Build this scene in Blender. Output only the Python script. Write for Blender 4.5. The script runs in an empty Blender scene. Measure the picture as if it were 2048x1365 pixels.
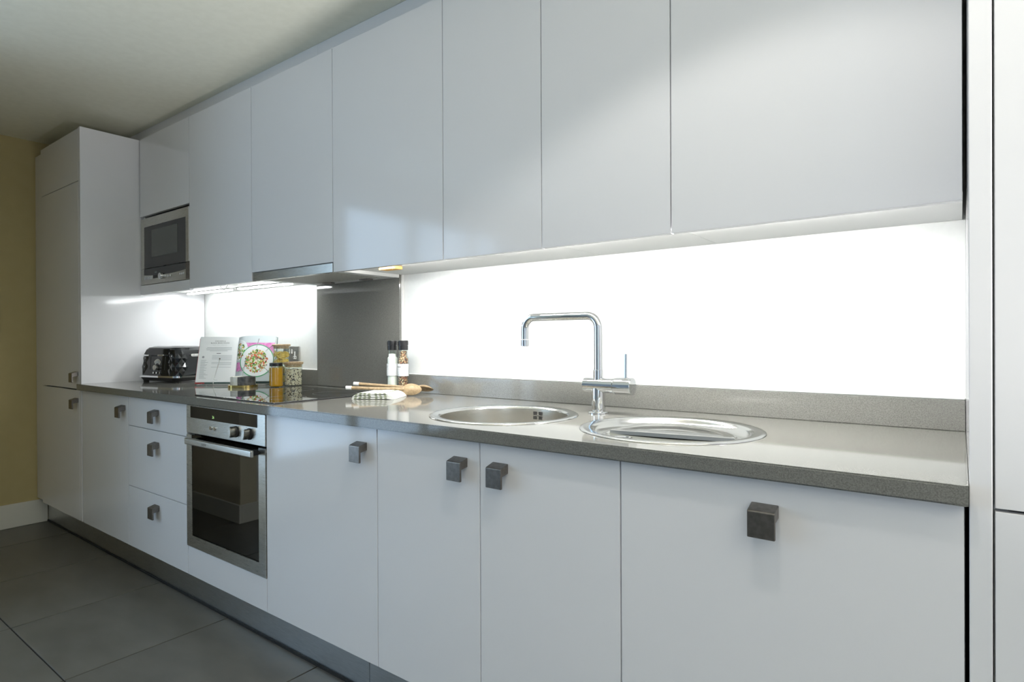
import bpy, bmesh, math, random
from mathutils import Matrix, Vector
random.seed(7)
SC = bpy.context.scene
COL = SC.collection
PI = math.pi

# ------------------------------------------------------------------ camera
F, YAW, PITCH, ROLL = 1193.69, math.radians(36.9107), math.radians(-0.17), math.radians(-0.2495)
f = Vector((-math.sin(YAW), math.cos(YAW), 0)); r = Vector((math.cos(YAW), math.sin(YAW), 0)); u = Vector((0, 0, 1))
f, u = f*math.cos(PITCH)+u*math.sin(PITCH), u*math.cos(PITCH)-f*math.sin(PITCH)
r, u = r*math.cos(ROLL)+u*math.sin(ROLL), u*math.cos(ROLL)-r*math.sin(ROLL)
cd = bpy.data.cameras.new('camera'); cam = bpy.data.objects.new('camera', cd); COL.objects.link(cam)
cd.sensor_width = 36; cd.lens = 36*F/2048; cd.clip_start = .02; cd.clip_end = 60
M = Matrix((r, u, -f)).transposed().to_4x4(); M.translation = (0, -1.1823, 1.1379)
cam.matrix_world = M
SC.camera = cam
# ------------------------------------------------------------------ world, window light, exposure
w = bpy.data.worlds.new('world'); SC.world = w; w.use_nodes = True
w.node_tree.nodes['Background'].inputs[0].default_value = (.55, .72, 1, 1)
w.node_tree.nodes['Background'].inputs[1].default_value = .6
def area(name, loc, rot, sx, sy, power, col):
    l = bpy.data.lights.new(name, 'AREA'); l.shape = 'RECTANGLE'; l.size = sx; l.size_y = sy
    l.energy = power; l.color = col
    o = bpy.data.objects.new(name, l); COL.objects.link(o); o.location = loc; o.rotation_euler = rot
    return o
# daylight outside the side window, and added front fill outside the rear one
area('daylight_side', (-3.95, -2.10, 1.25), (0, -PI/2, 0), 1.9, 2.2, 70, (.53, .72, 1))
area('rear_fill_light', (1.75, -3.95, 1.35), (PI/2, 0, 0), 2.1, 1.7, 20, (.70, .82, 1))  # unseen fill added to light the cabinet fronts
SC.view_settings.view_transform = 'Standard'; SC.view_settings.look = 'None'
SC.view_settings.gamma = 1; SC.view_settings.use_curve_mapping = False
SC.view_settings.exposure = -0.30
SC.cycles.sample_clamp_indirect = 6
SC.cycles.max_bounces = 12; SC.cycles.diffuse_bounces = 6; SC.cycles.glossy_bounces = 6
SC.cycles.transmission_bounces = 10; SC.cycles.transparent_max_bounces = 12

# ------------------------------------------------------------------ materials
def mat(name, col, rough=.5, metal=0, spec=.5, **kw):
    m = bpy.data.materials.new(name); m.use_nodes = True
    b = m.node_tree.nodes['Principled BSDF']
    b.inputs['Base Color'].default_value = (*col, 1); b.inputs['Roughness'].default_value = rough
    b.inputs['Metallic'].default_value = metal; b.inputs['Specular IOR Level'].default_value = spec
    for k, v in kw.items(): b.inputs[k.replace('_', ' ')].default_value = v
    return m
def N(m, t): return m.node_tree.nodes.new(t)
def speckle(m, c1, c2, scale, lo=.35, hi=.65, detail=3, bump=0, stretch=None, rough=None, coord='Object'):
    nt = m.node_tree; b = nt.nodes['Principled BSDF']
    tc = N(m, 'ShaderNodeTexCoord'); n = N(m, 'ShaderNodeTexNoise'); cr = N(m, 'ShaderNodeValToRGB')
    n.inputs['Scale'].default_value = scale; n.inputs['Detail'].default_value = detail
    src = tc.outputs[coord]
    if stretch:
        mp = N(m, 'ShaderNodeMapping'); mp.inputs['Scale'].default_value = stretch
        nt.links.new(src, mp.inputs[0]); src = mp.outputs[0]
    nt.links.new(src, n.inputs['Vector']); nt.links.new(n.outputs['Fac'], cr.inputs[0])
    cr.color_ramp.elements[0].position = lo; cr.color_ramp.elements[1].position = hi
    cr.color_ramp.elements[0].color = (*c1, 1); cr.color_ramp.elements[1].color = (*c2, 1)
    nt.links.new(cr.outputs[0], b.inputs['Base Color'])
    if bump:
        bp = N(m, 'ShaderNodeBump'); bp.inputs['Strength'].default_value = bump; bp.inputs['Distance'].default_value = .002
        nt.links.new(n.outputs['Fac'], bp.inputs['Height']); nt.links.new(bp.outputs[0], b.inputs['Normal'])
    if rough:
        mr = N(m, 'ShaderNodeMapRange'); mr.inputs['To Min'].default_value = rough[0]; mr.inputs['To Max'].default_value = rough[1]
        nt.links.new(n.outputs['Fac'], mr.inputs[0]); nt.links.new(mr.outputs[0], b.inputs['Roughness'])
    return m
MT = {}
MT['gloss'] = mat('white_gloss', (.80, .795, .815), .10)
MT['carcass'] = mat('white_melamine', (.84, .84, .82), .4)
MT['wallgrey'] = mat('grey_paint', (.30, .32, .35), .6)
MT['wallcream'] = speckle(mat('cream_paint', (.6, .59, .5), .6), (.66, .60, .45), (.69, .63, .48), 20)
MT['wallwhite'] = speckle(mat('white_paint', (.84, .85, .83), .45), (.77, .78, .76), (.79, .80, .78), 60)
MT['beige'] = speckle(mat('beige_paint', (.4, .34, .2), .7), (.50, .415, .205), (.515, .43, .215), 14, bump=.02)
MT['ceil'] = speckle(mat('ceiling_paint', (.78, .77, .70), .8), (.83, .82, .70), (.86, .85, .73), 30)
MT['skirt'] = mat('skirting_paint', (.76, .75, .68), .35)
MT['quartz'] = speckle(mat('grey_quartz', (.2, .19, .17), .065, IOR=1.56), (.128, .126, .113), (.226, .223, .202), 420, .3, .7, 4)
MT['tile'] = speckle(mat('floor_tile', (.11, .105, .095), .34), (.115, .110, .097), (.165, .158, .140), 5, .3, .75, 8, bump=.04, stretch=(1, 2.2, 1), rough=(.3, .46))
MT['grout'] = mat('dark_grout', (.028, .026, .022), .9)
MT['chrome'] = mat('chrome', (.78, .79, .80), .03, 1)
MT['steel'] = speckle(mat('brushed_steel', (.55, .54, .50), .3, 1), (.50, .49, .45), (.62, .61, .57), 30, stretch=(1, 1, 60), rough=(.22, .36))
MT['sinksteel'] = mat('sink_steel', (.72, .72, .70), .17, 1)
MT['sinkbrush'] = speckle(mat('sink_bowl_steel', (.62, .60, .55), .27, 1), (.58, .56, .51), (.66, .64, .59), 40, stretch=(1, 1, 50))
MT['plinth'] = speckle(mat('plinth_aluminium', (.45, .46, .47), .32, 1), (.46, .47, .47), (.56, .57, .57), 25, stretch=(1, 1, 30), rough=(.28, .4))
MT['nickel'] = speckle(mat('dark_nickel', (.34, .32, .30), .36, 1), (.20, .183, .168), (.25, .232, .215), 90, rough=(.3, .42))
MT['blackglass'] = mat('black_glass', (.008, .008, .009), .03, 0, .5)
MT['hobglass'] = mat('hob_glass', (.010, .010, .011), .015, 0, .9)
MT['hobprint'] = mat('hob_print', (.16, .16, .16), .3)
MT['black'] = mat('black_plastic', (.012, .012, .013), .3)
MT['blackgloss'] = mat('black_lacquer', (.006, .007, .009), .06, 0, .6)
MT['rubber'] = mat('black_rubber', (.02, .02, .02), .7)
MT['matt'] = mat('matt_black', (.03, .03, .028), 1, 0, 0)
MT['dark'] = mat('dark_cavity', (.015, .015, .015), .6)
MT['greyglass'] = mat('window_grey', (.075, .082, .075), .08)
MT['print'] = mat('dark_print', (.03, .03, .03), .6)
MT['greyprint'] = mat('grey_print', (.42, .45, .46), .7)
MT['paper'] = mat('page_paper', (.78, .80, .80), .45)
MT['pagegrey'] = mat('photo_grey', (.60, .66, .68), .4)
MT['pageedge'] = speckle(mat('page_edges', (.7, .7, .66), .7), (.5, .56, .56), (.85, .84, .8), 400, stretch=(40, 1, 1))
MT['red'] = mat('red_cover', (.40, .05, .05), .5)
MT['covergreen'] = mat('dark_cover', (.05, .12, .11), .5)
MT['pink'] = speckle(mat('pink_print', (.7, .2, .5), .5), (.62, .16, .44), (.74, .34, .60), 60)
MT['plate'] = mat('plate_print', (.80, .83, .84), .4)
MT['platerim'] = mat('green_print', (.08, .42, .18), .4)
for i, c in enumerate([(.62, .12, .05), (.16, .36, .06), (.72, .55, .14), (.05, .05, .04), (.80, .76, .58), (.42, .20, .07), (.30, .48, .16)]):
    MT['salad%d' % i] = mat('salad_print_%d' % i, c, .5)
MT['fork'] = mat('fork_print', (.30, .30, .32), .4)
MT['marblew'] = speckle(mat('white_marble', (.72, .72, .66), .25), (.62, .62, .55), (.78, .78, .72), 30)
MT['marbleg'] = speckle(mat('grey_marble', (.06, .065, .065), .3), (.035, .038, .04), (.13, .135, .135), 45, .4, .75, 6)
MT['brass'] = mat('brass', (.62, .47, .17), .22, 1)
MT['wood'] = speckle(mat('beech_wood', (.5, .36, .2), .5), (.42, .30, .17), (.60, .45, .27), 14, stretch=(1, 14, 14))
MT['spoon'] = speckle(mat('oiled_wood', (.42, .31, .17), .45), (.27, .19, .105), (.40, .295, .17), 18, stretch=(1.2, 9, 9))
MT['pine'] = mat('pine_batten', (.85, .50, .16), .6)
MT['white'] = mat('white_plastic', (.82, .82, .80), .35)
MT['whitepaint'] = mat('white_dip', (.84, .84, .80), .5)
MT['towel'] = speckle(mat('towel_cotton', (.82, .83, .78), .9), (.76, .77, .72), (.86, .87, .83), 600, bump=.3)
MT['towelcheck'] = speckle(mat('towel_green_check', (.28, .31, .19), .9), (.15, .18, .09), (.27, .30, .18), 500, bump=.3)
MT['honey'] = mat('honey', (.80, .42, .015), .08, 0, .5, Transmission_Weight=.35, IOR=1.45)
MT['glass'] = None
def archglass(name, tint=(1, 1, 1), refl=.04):
    m = bpy.data.materials.new(name); m.use_nodes = True; nt = m.node_tree; nt.nodes.clear()
    o = nt.nodes.new('ShaderNodeOutputMaterial'); mx = nt.nodes.new('ShaderNodeMixShader')
    t = nt.nodes.new('ShaderNodeBsdfTransparent'); g = nt.nodes.new('ShaderNodeBsdfGlossy'); lw = nt.nodes.new('ShaderNodeLayerWeight'); pw_ = nt.nodes.new('ShaderNodeMath'); ml = nt.nodes.new('ShaderNodeMath')
    t.inputs[0].default_value = (*tint, 1); g.inputs['Roughness'].default_value = .02; lw.inputs[0].default_value = .5
    pw_.operation = 'POWER'; pw_.inputs[1].default_value = 5; ml.operation = 'MULTIPLY_ADD'; ml.inputs[1].default_value = .7; ml.inputs[2].default_value = refl
    nt.links.new(lw.outputs['Facing'], pw_.inputs[0]); nt.links.new(pw_.outputs[0], ml.inputs[0]); nt.links.new(ml.outputs[0], mx.inputs[0]); nt.links.new(t.outputs[0], mx.inputs[1]); nt.links.new(g.outputs[0], mx.inputs[2])
    nt.links.new(mx.outputs[0], o.inputs[0]); return m
MT['glass'] = archglass('clear_glass', (.96, .98, .96))
MT['oveng'] = archglass('oven_glass', (.12, .12, .11), .15)
def emit(name, col, s):
    m = mat(name, (.8, .8, .8), .5); b = m.node_tree.nodes['Principled BSDF']
    b.inputs['Emission Color'].default_value = (*col, 1); b.inputs['Emission Strength'].default_value = s; return m
MT['tube'] = emit('tube_diffuser', (1, .99, .97), 190)
MT['tube2'] = emit('tube_diffuser_dim', (.96, 1, 1), 80)
MT['lamp'] = emit('downlight_lens', (1, .97, .90), 40)
MT['clock'] = emit('clock_green', (.45, 1, .02), .8)
def beanmat(name, cols, scale):
    m = mat(name, cols[0], .5); nt = m.node_tree; b = nt.nodes['Principled BSDF']
    tc = N(m, 'ShaderNodeTexCoord'); v = N(m, 'ShaderNodeTexVoronoi'); cr = N(m, 'ShaderNodeValToRGB')
    v.inputs['Scale'].default_value = scale; sep = N(m, 'ShaderNodeSeparateColor')
    nt.links.new(tc.outputs['Object'], v.inputs['Vector']); nt.links.new(v.outputs['Color'], sep.inputs[0]); nt.links.new(sep.outputs[0], cr.inputs[0])
    cr.color_ramp.interpolation = 'CONSTANT'
    while len(cr.color_ramp.elements) < len(cols): cr.color_ramp.elements.new(.5)
    for i, c in enumerate(cols):
        cr.color_ramp.elements[i].position = i/len(cols); cr.color_ramp.elements[i].color = (*c, 1)
    nt.links.new(cr.outputs[0], b.inputs['Base Color']); return m
MT['bean'] = beanmat('pale_beans', [(.85, .78, .62), (.90, .85, .72), (.06, .045, .035), (.86, .80, .66), (.92, .87, .76), (.80, .71, .54)], 210)
MT['pepper'] = beanmat('mixed_peppercorns', [(.05, .035, .03), (.30, .12, .06), (.62, .45, .24), (.10, .06, .05), (.45, .16, .10), (.70, .58, .40)], 260)
MT['salt'] = speckle(mat('salt_grain', (.85, .85, .82), .7), (.80, .81, .79), (.90, .90, .88), 500)
MT['pasta'] = mat('egg_pasta', (.90, .68, .17), .5)

# ------------------------------------------------------------------ geometry helpers
def bx(bm, x0, x1, y0, y1, z0, z1, bev=0, seg=2):
    vs = [bm.verts.new((x, y, z)) for x in (x0, x1) for y in (y0, y1) for z in (z0, z1)]
    fs = [(0, 1, 3, 2), (4, 6, 7, 5), (0, 4, 5, 1), (2, 3, 7, 6), (0, 2, 6, 4), (1, 5, 7, 3)]
    faces = [bm.faces.new([vs[i] for i in q]) for q in fs]
    if bev:
        es = list({e for fc in faces for e in fc.edges})
        bmesh.ops.bevel(bm, geom=es, offset=bev, segments=seg, profile=.5, affect='EDGES')
    return bm
def box(*a, **k): return bx(bmesh.new(), *a, **k)
def frame_of(d):
    d = d.normalized(); a = Vector((0, 0, 1)) if abs(d.z) < .9 else Vector((1, 0, 0))
    x = a.cross(d).normalized(); return x, d.cross(x)
def cyl(bm, p0, p1, r0, r1=None, n=24, bev=0):
    p0, p1 = Vector(p0), Vector(p1); r1 = r0 if r1 is None else r1
    x, y = frame_of(p1-p0); R = []
    d = (p1-p0).normalized()
    st = [(p0, r0), (p1, r1)] if not bev else [(p0, r0-bev), (p0+d*bev, r0), (p1-d*bev, r1), (p1, r1-bev)]
    for p, rr in st:
        R.append([bm.verts.new(p+x*rr*math.cos(2*PI*i/n)+y*rr*math.sin(2*PI*i/n)) for i in range(n)])
    for a, b in zip(R, R[1:]):
        for i in range(n): bm.faces.new((a[i], a[(i+1) % n], b[(i+1) % n], b[i]))
    bm.faces.new(R[0][::-1]); bm.faces.new(R[-1]); return bm
def lathe(bm, prof, c=(0, 0, 0), n=48, close=True):
    cx, cy, cz = c; R = []
    for rr, z in prof:
        if rr < 1e-6: R.append([bm.verts.new((cx, cy, cz+z))])
        else: R.append([bm.verts.new((cx+rr*math.cos(2*PI*i/n), cy+rr*math.sin(2*PI*i/n), cz+z)) for i in range(n)])
    for a, b in zip(R, R[1:]):
        for i in range(n):
            j = (i+1) % n
            if len(a) == 1 and len(b) == 1: continue
            if len(a) == 1: bm.faces.new((a[0], b[j], b[i]))
            elif len(b) == 1: bm.faces.new((a[i], a[j], b[0]))
            else: bm.faces.new((a[i], a[j], b[j], b[i]))
    return bm
def tube(bm, pts, rad, n=12, caps=True):
    pts = [Vector(p) for p in pts]; R = []; x = None
    rads = rad if isinstance(rad, (list, tuple)) else [rad]*len(pts)
    for i, p in enumerate(pts):
        d = (pts[min(i+1, len(pts)-1)]-pts[max(i-1, 0)]).normalized()
        if x is None: x, y = frame_of(d)
        else:
            x = (x-d*x.dot(d)).normalized(); y = d.cross(x)
        R.append([bm.verts.new(p+(x*math.cos(2*PI*k/n)+y*math.sin(2*PI*k/n))*rads[i]) for k in range(n)])
    for a, b in zip(R, R[1:]):
        for k in range(n): bm.faces.new((a[k], a[(k+1) % n], b[(k+1) % n], b[k]))
    if caps: bm.faces.new(R[0][::-1]); bm.faces.new(R[-1])
    return bm
def prism(bm, pts, vec):
    v = Vector(vec); a = [bm.verts.new(p) for p in pts]; b = [bm.verts.new(Vector(p)+v) for p in pts]; n = len(a)
    bm.faces.new(a[::-1]); bm.faces.new(b)
    for i in range(n): bm.faces.new((a[i], a[(i+1) % n], b[(i+1) % n], b[i]))
    return bm
def arc(c, r_, a0, a1, n, ax, ay):
    c = Vector(c); ax = Vector(ax); ay = Vector(ay)
    return [c+ax*r_*math.cos(a0+(a1-a0)*i/n)+ay*r_*math.sin(a0+(a1-a0)*i/n) for i in range(n+1)]
WM = {}
def thing(name, label, cat, loc=(0, 0, 0), rz=0, group=None, kind=None):
    o = bpy.data.objects.new(name, None); COL.objects.link(o); o.empty_display_size = .05
    o.location = loc; o.rotation_euler = (0, 0, rz)
    WM[o.name] = Matrix.Translation(loc) @ Matrix.Rotation(rz, 4, 'Z')
    if label: o['label'] = label; o['category'] = cat
    if group: o['group'] = group
    if kind: o['kind'] = kind
    return o
def obj(name, bm, m, parent=None, smooth=35, local=False, label=None, kind=None):
    bmesh.ops.recalc_face_normals(bm, faces=bm.faces)
    if parent and not local: bm.transform(WM[parent.name].inverted())
    me = bpy.data.meshes.new(name); bm.to_mesh(me); bm.free()
    if smooth:
        me.shade_smooth()
        me.set_sharp_from_angle(angle=math.radians(smooth))
    me.materials.append(MT[m] if isinstance(m, str) else m)
    o = bpy.data.objects.new(name, me); COL.objects.link(o)
    if smooth:
        md_ = o.modifiers.new('weighted_normal', 'WEIGHTED_NORMAL'); md_.keep_sharp = True
    if parent: o.parent = parent; WM[o.name] = WM[parent.name]
    else: WM[o.name] = Matrix.Identity(4)
    if label: o['label'] = label
    if kind: o['kind'] = kind
    return o
def inst(src, parent, loc, rot=None):
    o = src.copy(); COL.objects.link(o); o.parent = parent; o.location = loc
    if rot: o.rotation_euler = rot
    return o
def tag(o, label, cat, group=None):
    o['label'] = label; o['category'] = cat
    if group: o['group'] = group
    return o
def struct(name, bm, m, parent=None, smooth=0, label=None):
    o = obj(name, bm, m, parent, smooth, label=label)
    if not parent: o['kind'] = 'structure'
    return o
def text(s, size, spacing=1.0, align='CENTER', ext=.0):
    c = bpy.data.curves.new('t', 'FONT'); c.body = s; c.size = size; c.align_x = align; c.align_y = 'CENTER'; c.space_character = spacing
    c.resolution_u = 3; c.extrude = ext
    o = bpy.data.objects.new('t', c); COL.objects.link(o)
    dg = bpy.context.evaluated_depsgraph_get(); me = bpy.data.meshes.new_from_object(o.evaluated_get(dg))
    bm = bmesh.new(); bm.from_mesh(me); bpy.data.objects.remove(o); bpy.data.meshes.remove(me); return bm
def facing(origin, right=(1, 0, 0), up=(0, 0, 1)):
    rt = Vector(right).normalized(); up_ = Vector(up).normalized(); n = rt.cross(up_)
    m = Matrix((rt, up_, n)).transposed().to_4x4(); m.translation = origin; return m

# ------------------------------------------------------------------ the room
XL, YW, ZC = -4.635, .665, 2.389
X0 = .006                      # cabinet module origin along the run
ZT = .907                      # worktop top
YU = .2895                     # wall cabinet door face
fl = struct('floor', box(XL-.1, 3.1, -3.7, YW+.1, -.08, -.004), 'grout')
tb = bmesh.new(); bx(tb, -.3022, .3022, -.3022, .3022, -.012, 0, .0006, 1)
t0 = obj('floor_tile', tb, 'tile', fl, 0, local=True)
first = True
for i in range(15):
    for j in range(7):
        cx, cy = -4.233-.61/2+.61*i+.61*0, .12-.305-.61*j
        if cx < XL-.3 or cx > 3.2: continue
        if j >= 2 and cx < -3.9: continue
        # rows end at the walls: tiles there are cut
        if first: t0.location = (cx, cy, 0); first = False
        else: inst(t0, fl, (cx, cy, 0))
struct('ceiling', box(XL-.1, 3.1, -3.7, YW+.1, ZC, ZC+.1), 'ceil')
struct('wall_back', box(XL-.1, 3.1, YW, YW+.1, 0, ZC), 'wallwhite')
struct('wall_left', box(XL-.1, XL, -1.0, YW, 0, ZC), 'beige')
struct('wall_right', box(3.0, 3.1, -3.7, YW, 0, ZC), 'wallgrey')
# partition standing out beside the recess, with the side window behind it
struct('wall_recess', box(XL, -3.58, -.88, -.77, 0, ZC), 'wallcream')
pw = bmesh.new()
for a in [(-3.70, -3.58, -.98, -.881, 0, ZC), (-3.70, -3.58, -3.6, -3.22, 0, ZC), (-3.70, -3.58, -3.22, -.98, 0, .28), (-3.70, -3.58, -3.22, -.98, 2.2, ZC)]: bx(pw, *a)
struct('wall_side', pw, 'wallwhite')
fw = bmesh.new()
for a in [(-3.58, .7, -3.7, -3.6, 0, ZC), (2.8, 3.0, -3.7, -3.6, 0, ZC), (.7, 2.8, -3.7, -3.6, 0, .5), (.7, 2.8, -3.7, -3.6, 2.2, ZC)]: bx(fw, *a)
struct('wall_front', fw, 'wallgrey')
def window(name, axis, lo, hi, z0, z1, c, nm):
    e = thing(name, None, None, kind='structure')
    def b(bm, s0, s1, za, zb, d=.03):
        return bx(bm, c-d, c+d, s0, s1, za, zb) if axis == 'x' else bx(bm, s0, s1, c-d, c+d, za, zb)
    fr = bmesh.new()
    for s0, s1, za, zb in [(lo, hi, z0, z0+.06), (lo, hi, z1-.06, z1), (lo, lo+.06, z0, z1), (hi-.06, hi, z0, z1)]: b(fr, s0, s1, za, zb)
    obj('window_frame', fr, 'skirt', e, 0)
    for k in range(1, nm): obj('mullion', b(bmesh.new(), lo+(hi-lo)*k/nm-.03, lo+(hi-lo)*k/nm+.03, z0+.06, z1-.06), 'skirt', e, 0)
    for k in range(nm): obj('pane', b(bmesh.new(), lo+(hi-lo)*k/nm+.03, lo+(hi-lo)*(k+1)/nm-.03, z0+.06, z1-.06, .003), 'glass', e, 0)
window('window_1', 'x', -3.22, -.98, .28, 2.2, -3.66, 3)
window('added_rear_window', 'y', .7, 2.8, .5, 2.2, -3.65, 3)  # out-of-view window, added to go with the rear fill light
struct('baseboard_left', box(XL, XL+.015, -.77, .0705, 0, .145, .004, 2), 'skirt')
struct('baseboard_recess', box(XL+.015, -3.565, -.77, -.755, 0, .115, .004, 2), 'skirt')
struct('baseboard_side', box(-3.58, -3.565, -3.6, -.77, 0, .115, .004, 2), 'skirt')

# ------------------------------------------------------------------ cabinets
def hbm():
    bm = bmesh.new()
    # square pull: side profile (y out of the door is negative) pushed along x
    pr = [(0, .0285), (-.029, .020), (-.031, .018), (-.031, -.031), (-.024, -.031), (-.024, .000), (0, .004)]
    prism(bm, [(-.0245, y, z) for y, z in pr], (.049, 0, 0))
    bmesh.ops.recalc_face_normals(bm, faces=bm.faces)
    bmesh.ops.bevel(bm, geom=list(bm.edges), offset=.0012, segments=1, affect='EDGES')
    return bm
HANDLE = None
def handle(door, x, z, y=0):
    global HANDLE
    loc = WM[door.name].inverted() @ Vector((x, y, z))
    if HANDLE is None:
        HANDLE = obj('handle', hbm(), 'nickel', door, 20, local=True, label='square dark nickel pull handle'); HANDLE.location = loc
    else: inst(HANDLE, door, loc)
def door(root, x0, x1, z0, z1, y=0, hx=None, hz=.80, name='door', g=.0015, t=.02):
    d = obj(name, box(x0+g, x1-g, y, y+t, z0, z1, .0015, 2), 'gloss', root)
    if hx is not None: handle(d, hx, hz, y)
    return d
def carcass(root, x0, x1, y0, y1, z0, z1, shelf=None, open_top=True, zl=None, zr=None, rail=.09):
    bm = bmesh.new(); t = .018; e = .0008
    bx(bm, x0+e, x0+t, y0, y1, z0, zl or z1); bx(bm, x1-t, x1-e, y0, y1, z0, zr or z1)
    bx(bm, x0+t, x1-t, y0, y1, z0, z0+t); bx(bm, x0+t, x1-t, y1-.008, y1, z0+t, z1)
    if open_top: bx(bm, x0+t, x1-t, y0, y0+rail, z1-t, z1); 
    else: bx(bm, x0+t, x1-t, y0, y1-.008, z1-t, z1)
    if shelf: bx(bm, x0+t, x1-t, y0+.02, y1-.008, shelf, shelf+t)
    return obj('carcass', bm, 'carcass', root, 0)
ZD0, ZD1 = .1585, .872
B = lambda k: X0+k
def base(label, x0, x1, hx=None, hz=.7985, **kw):
    e = thing('base_cabinet', label, 'cabinet', ((x0+x1)/2, .3, 0), group='base cabinets under the worktop')
    carcass(e, x0, x1, .021, .60, .16, .870, **kw)
    lg = []
    for lx in (x0+.06, x1-.06):
        for ly in (.14, .54): obj('leg', cyl(bmesh.new(), (lx, ly, 0), (lx, ly, .16), .016, n=10), 'black', e)
    if hx is not None: door(e, x0, x1, ZD0, ZD1, hx=hx, hz=hz)
    return e
base('white gloss base cabinet between the tall unit and the drawers', B(-3.8), B(-3.2), -3.249)
dr = base('white gloss base cabinet of three drawers beside the oven', B(-3.2), B(-2.6))
for z0, z1, hz in [(.7350, ZD1, .8), (.4475, .7325, .655), (ZD0, .4450, .3725)]:
    door(dr, B(-3.2), B(-2.6), z0, z1, hx=-2.885, hz=hz, name='drawer_front')
ov = base('white oven housing with a narrow gloss panel below the oven', B(-2.6), B(-2.0))
door(ov, B(-2.6), B(-2.0), ZD0, .2785, name='fascia_panel')
base('white gloss base cabinet directly right of the oven, handle at its far corner', B(-2.0), B(-1.4), -1.464)
base('narrow white gloss base cabinet under the round sink bowl, handle at its right', B(-1.4), B(-1.0), -1.060, zr=.70, rail=.03)
base('narrow white gloss base cabinet with its handle at its left, below the tap', B(-1.0), B(-.6), -.926, zl=.70, rail=.03)
base('wide white gloss base cabinet with a handle in the middle of its door', B(-.6), B(0), -.2945)

# plinth
for (xa, xb, lab) in [(XL+.016, -1.521, 'long brushed aluminium plinth board running from the left wall'), (-1.519, .0095, 'brushed aluminium plinth board under the sink cabinets')]:
    e = thing('plinth_board', lab, 'plinth', ((xa+xb)/2, .08, 0))
    obj('board', box(xa, xb, .0715, .088, .008, .1575), 'plinth', e, 0)
    obj('seal_strip', box(xa, xb, .066, .0713, 0.0005, .010), 'rubber', e, 0)

# tall unit on the left
tl = thing('tall_cabinet', 'tall white gloss fridge housing against the beige wall', 'cabinet', (-4.15, .3, 0))
carcass(tl, -4.458, B(-3.842), .021, .66, .16, 2.296, open_top=False)
obj('end_panel', box(B(-3.840), B(-3.812), 0, .662, .158, 2.302, .0015, 1), 'gloss', tl)
obj('filler_strip', box(XL+.001, -4.460, .0195, .0375, .158, 2.290), 'gloss', tl, 0)
door(tl, -4.458, B(-3.842), ZD0, .8690, hx=-3.875, hz=.7985, name='lower_door')
door(tl, -4.458, B(-3.842), .8755, 2.009, hx=-3.875, hz=.9435, name='middle_door')
door(tl, -4.458, B(-3.842), 2.013, 2.297, name='top_door')
for lx in (-4.39, B(-3.90)):
    for ly in (.14, .58): obj('leg', cyl(bmesh.new(), (lx, ly, 0), (lx, ly, .16), .016, n=10), 'black', tl)

# tall unit on the right
tr = thing('tall_cabinet', 'tall white gloss larder unit closing the worktop end', 'cabinet', (.35, .3, 0))
obj('end_panel', box(.0108, .0395, -.001, .662, 0.001, 2.36, .001, 1), 'gloss', tr)
carcass(tr, .0405, .660, .021, .66, .16, 2.296, open_top=False)
door(tr, .0410, .660, ZD0, .8685, name='lower_door')
door(tr, .0410, .660, .8735, 2.297, name='upper_door')
for lx in (.11, .60):
    for ly in (.14, .58): obj('leg', cyl(bmesh.new(), (lx, ly, 0), (lx, ly, .16), .016, n=10), 'black', tr)

# wall cabinets
ZU0, ZU1 = 1.408, 2.2985
def wallcab(label, x0, x1, z0=ZU0, cz0=1.428, do=True):
    e = thing('wall_cabinet', label, 'cabinet', ((x0+x1)/2, .47, 1.408), group='wall cabinets')
    carcass(e, x0, x1, YU+.021, .663, cz0, 2.296, open_top=False)
    if do: door(e, x0, x1, z0, ZU1, YU)
    return e
wm = wallcab('white wall cabinet housing the microwave', B(-3.8), B(-3.2), do=False)
door(wm, B(-3.8), B(-3.2), 1.852, ZU1, YU, name='flap_door')
door(wm, B(-3.8), B(-3.2), 1.402, 1.4555, YU, name='fascia_panel')
wallcab('white wall cabinet between the microwave and the extractor hood', B(-3.2), B(-2.6))
wh = wallcab('white wall cabinet with a short door above the extractor hood', B(-2.6), B(-2.0), z0=1.4485, cz0=1.47)
wallcab('white wall cabinet beside the hood, over the salt and pepper bottles', B(-2.0), B(-1.4))
wallcab('narrow white wall cabinet above the round sink bowl', B(-1.4), B(-1.0))
wallcab('narrow white wall cabinet above the tap', B(-1.0), B(-.6))
wallcab('wide white wall cabinet at the larder unit end', B(-.6), B(0)-.001)
for xa, xb, lab in [(-4.3, -2.1685, 'white filler board under the ceiling above the microwave side'), (-2.1675, .009, 'white filler board under the ceiling above the sink side')]:
    tag(obj('filler_board', box(xa, xb, .346, .364, 2.3025, ZC-.001), 'gloss', smooth=0), lab, 'filler board')

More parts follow.
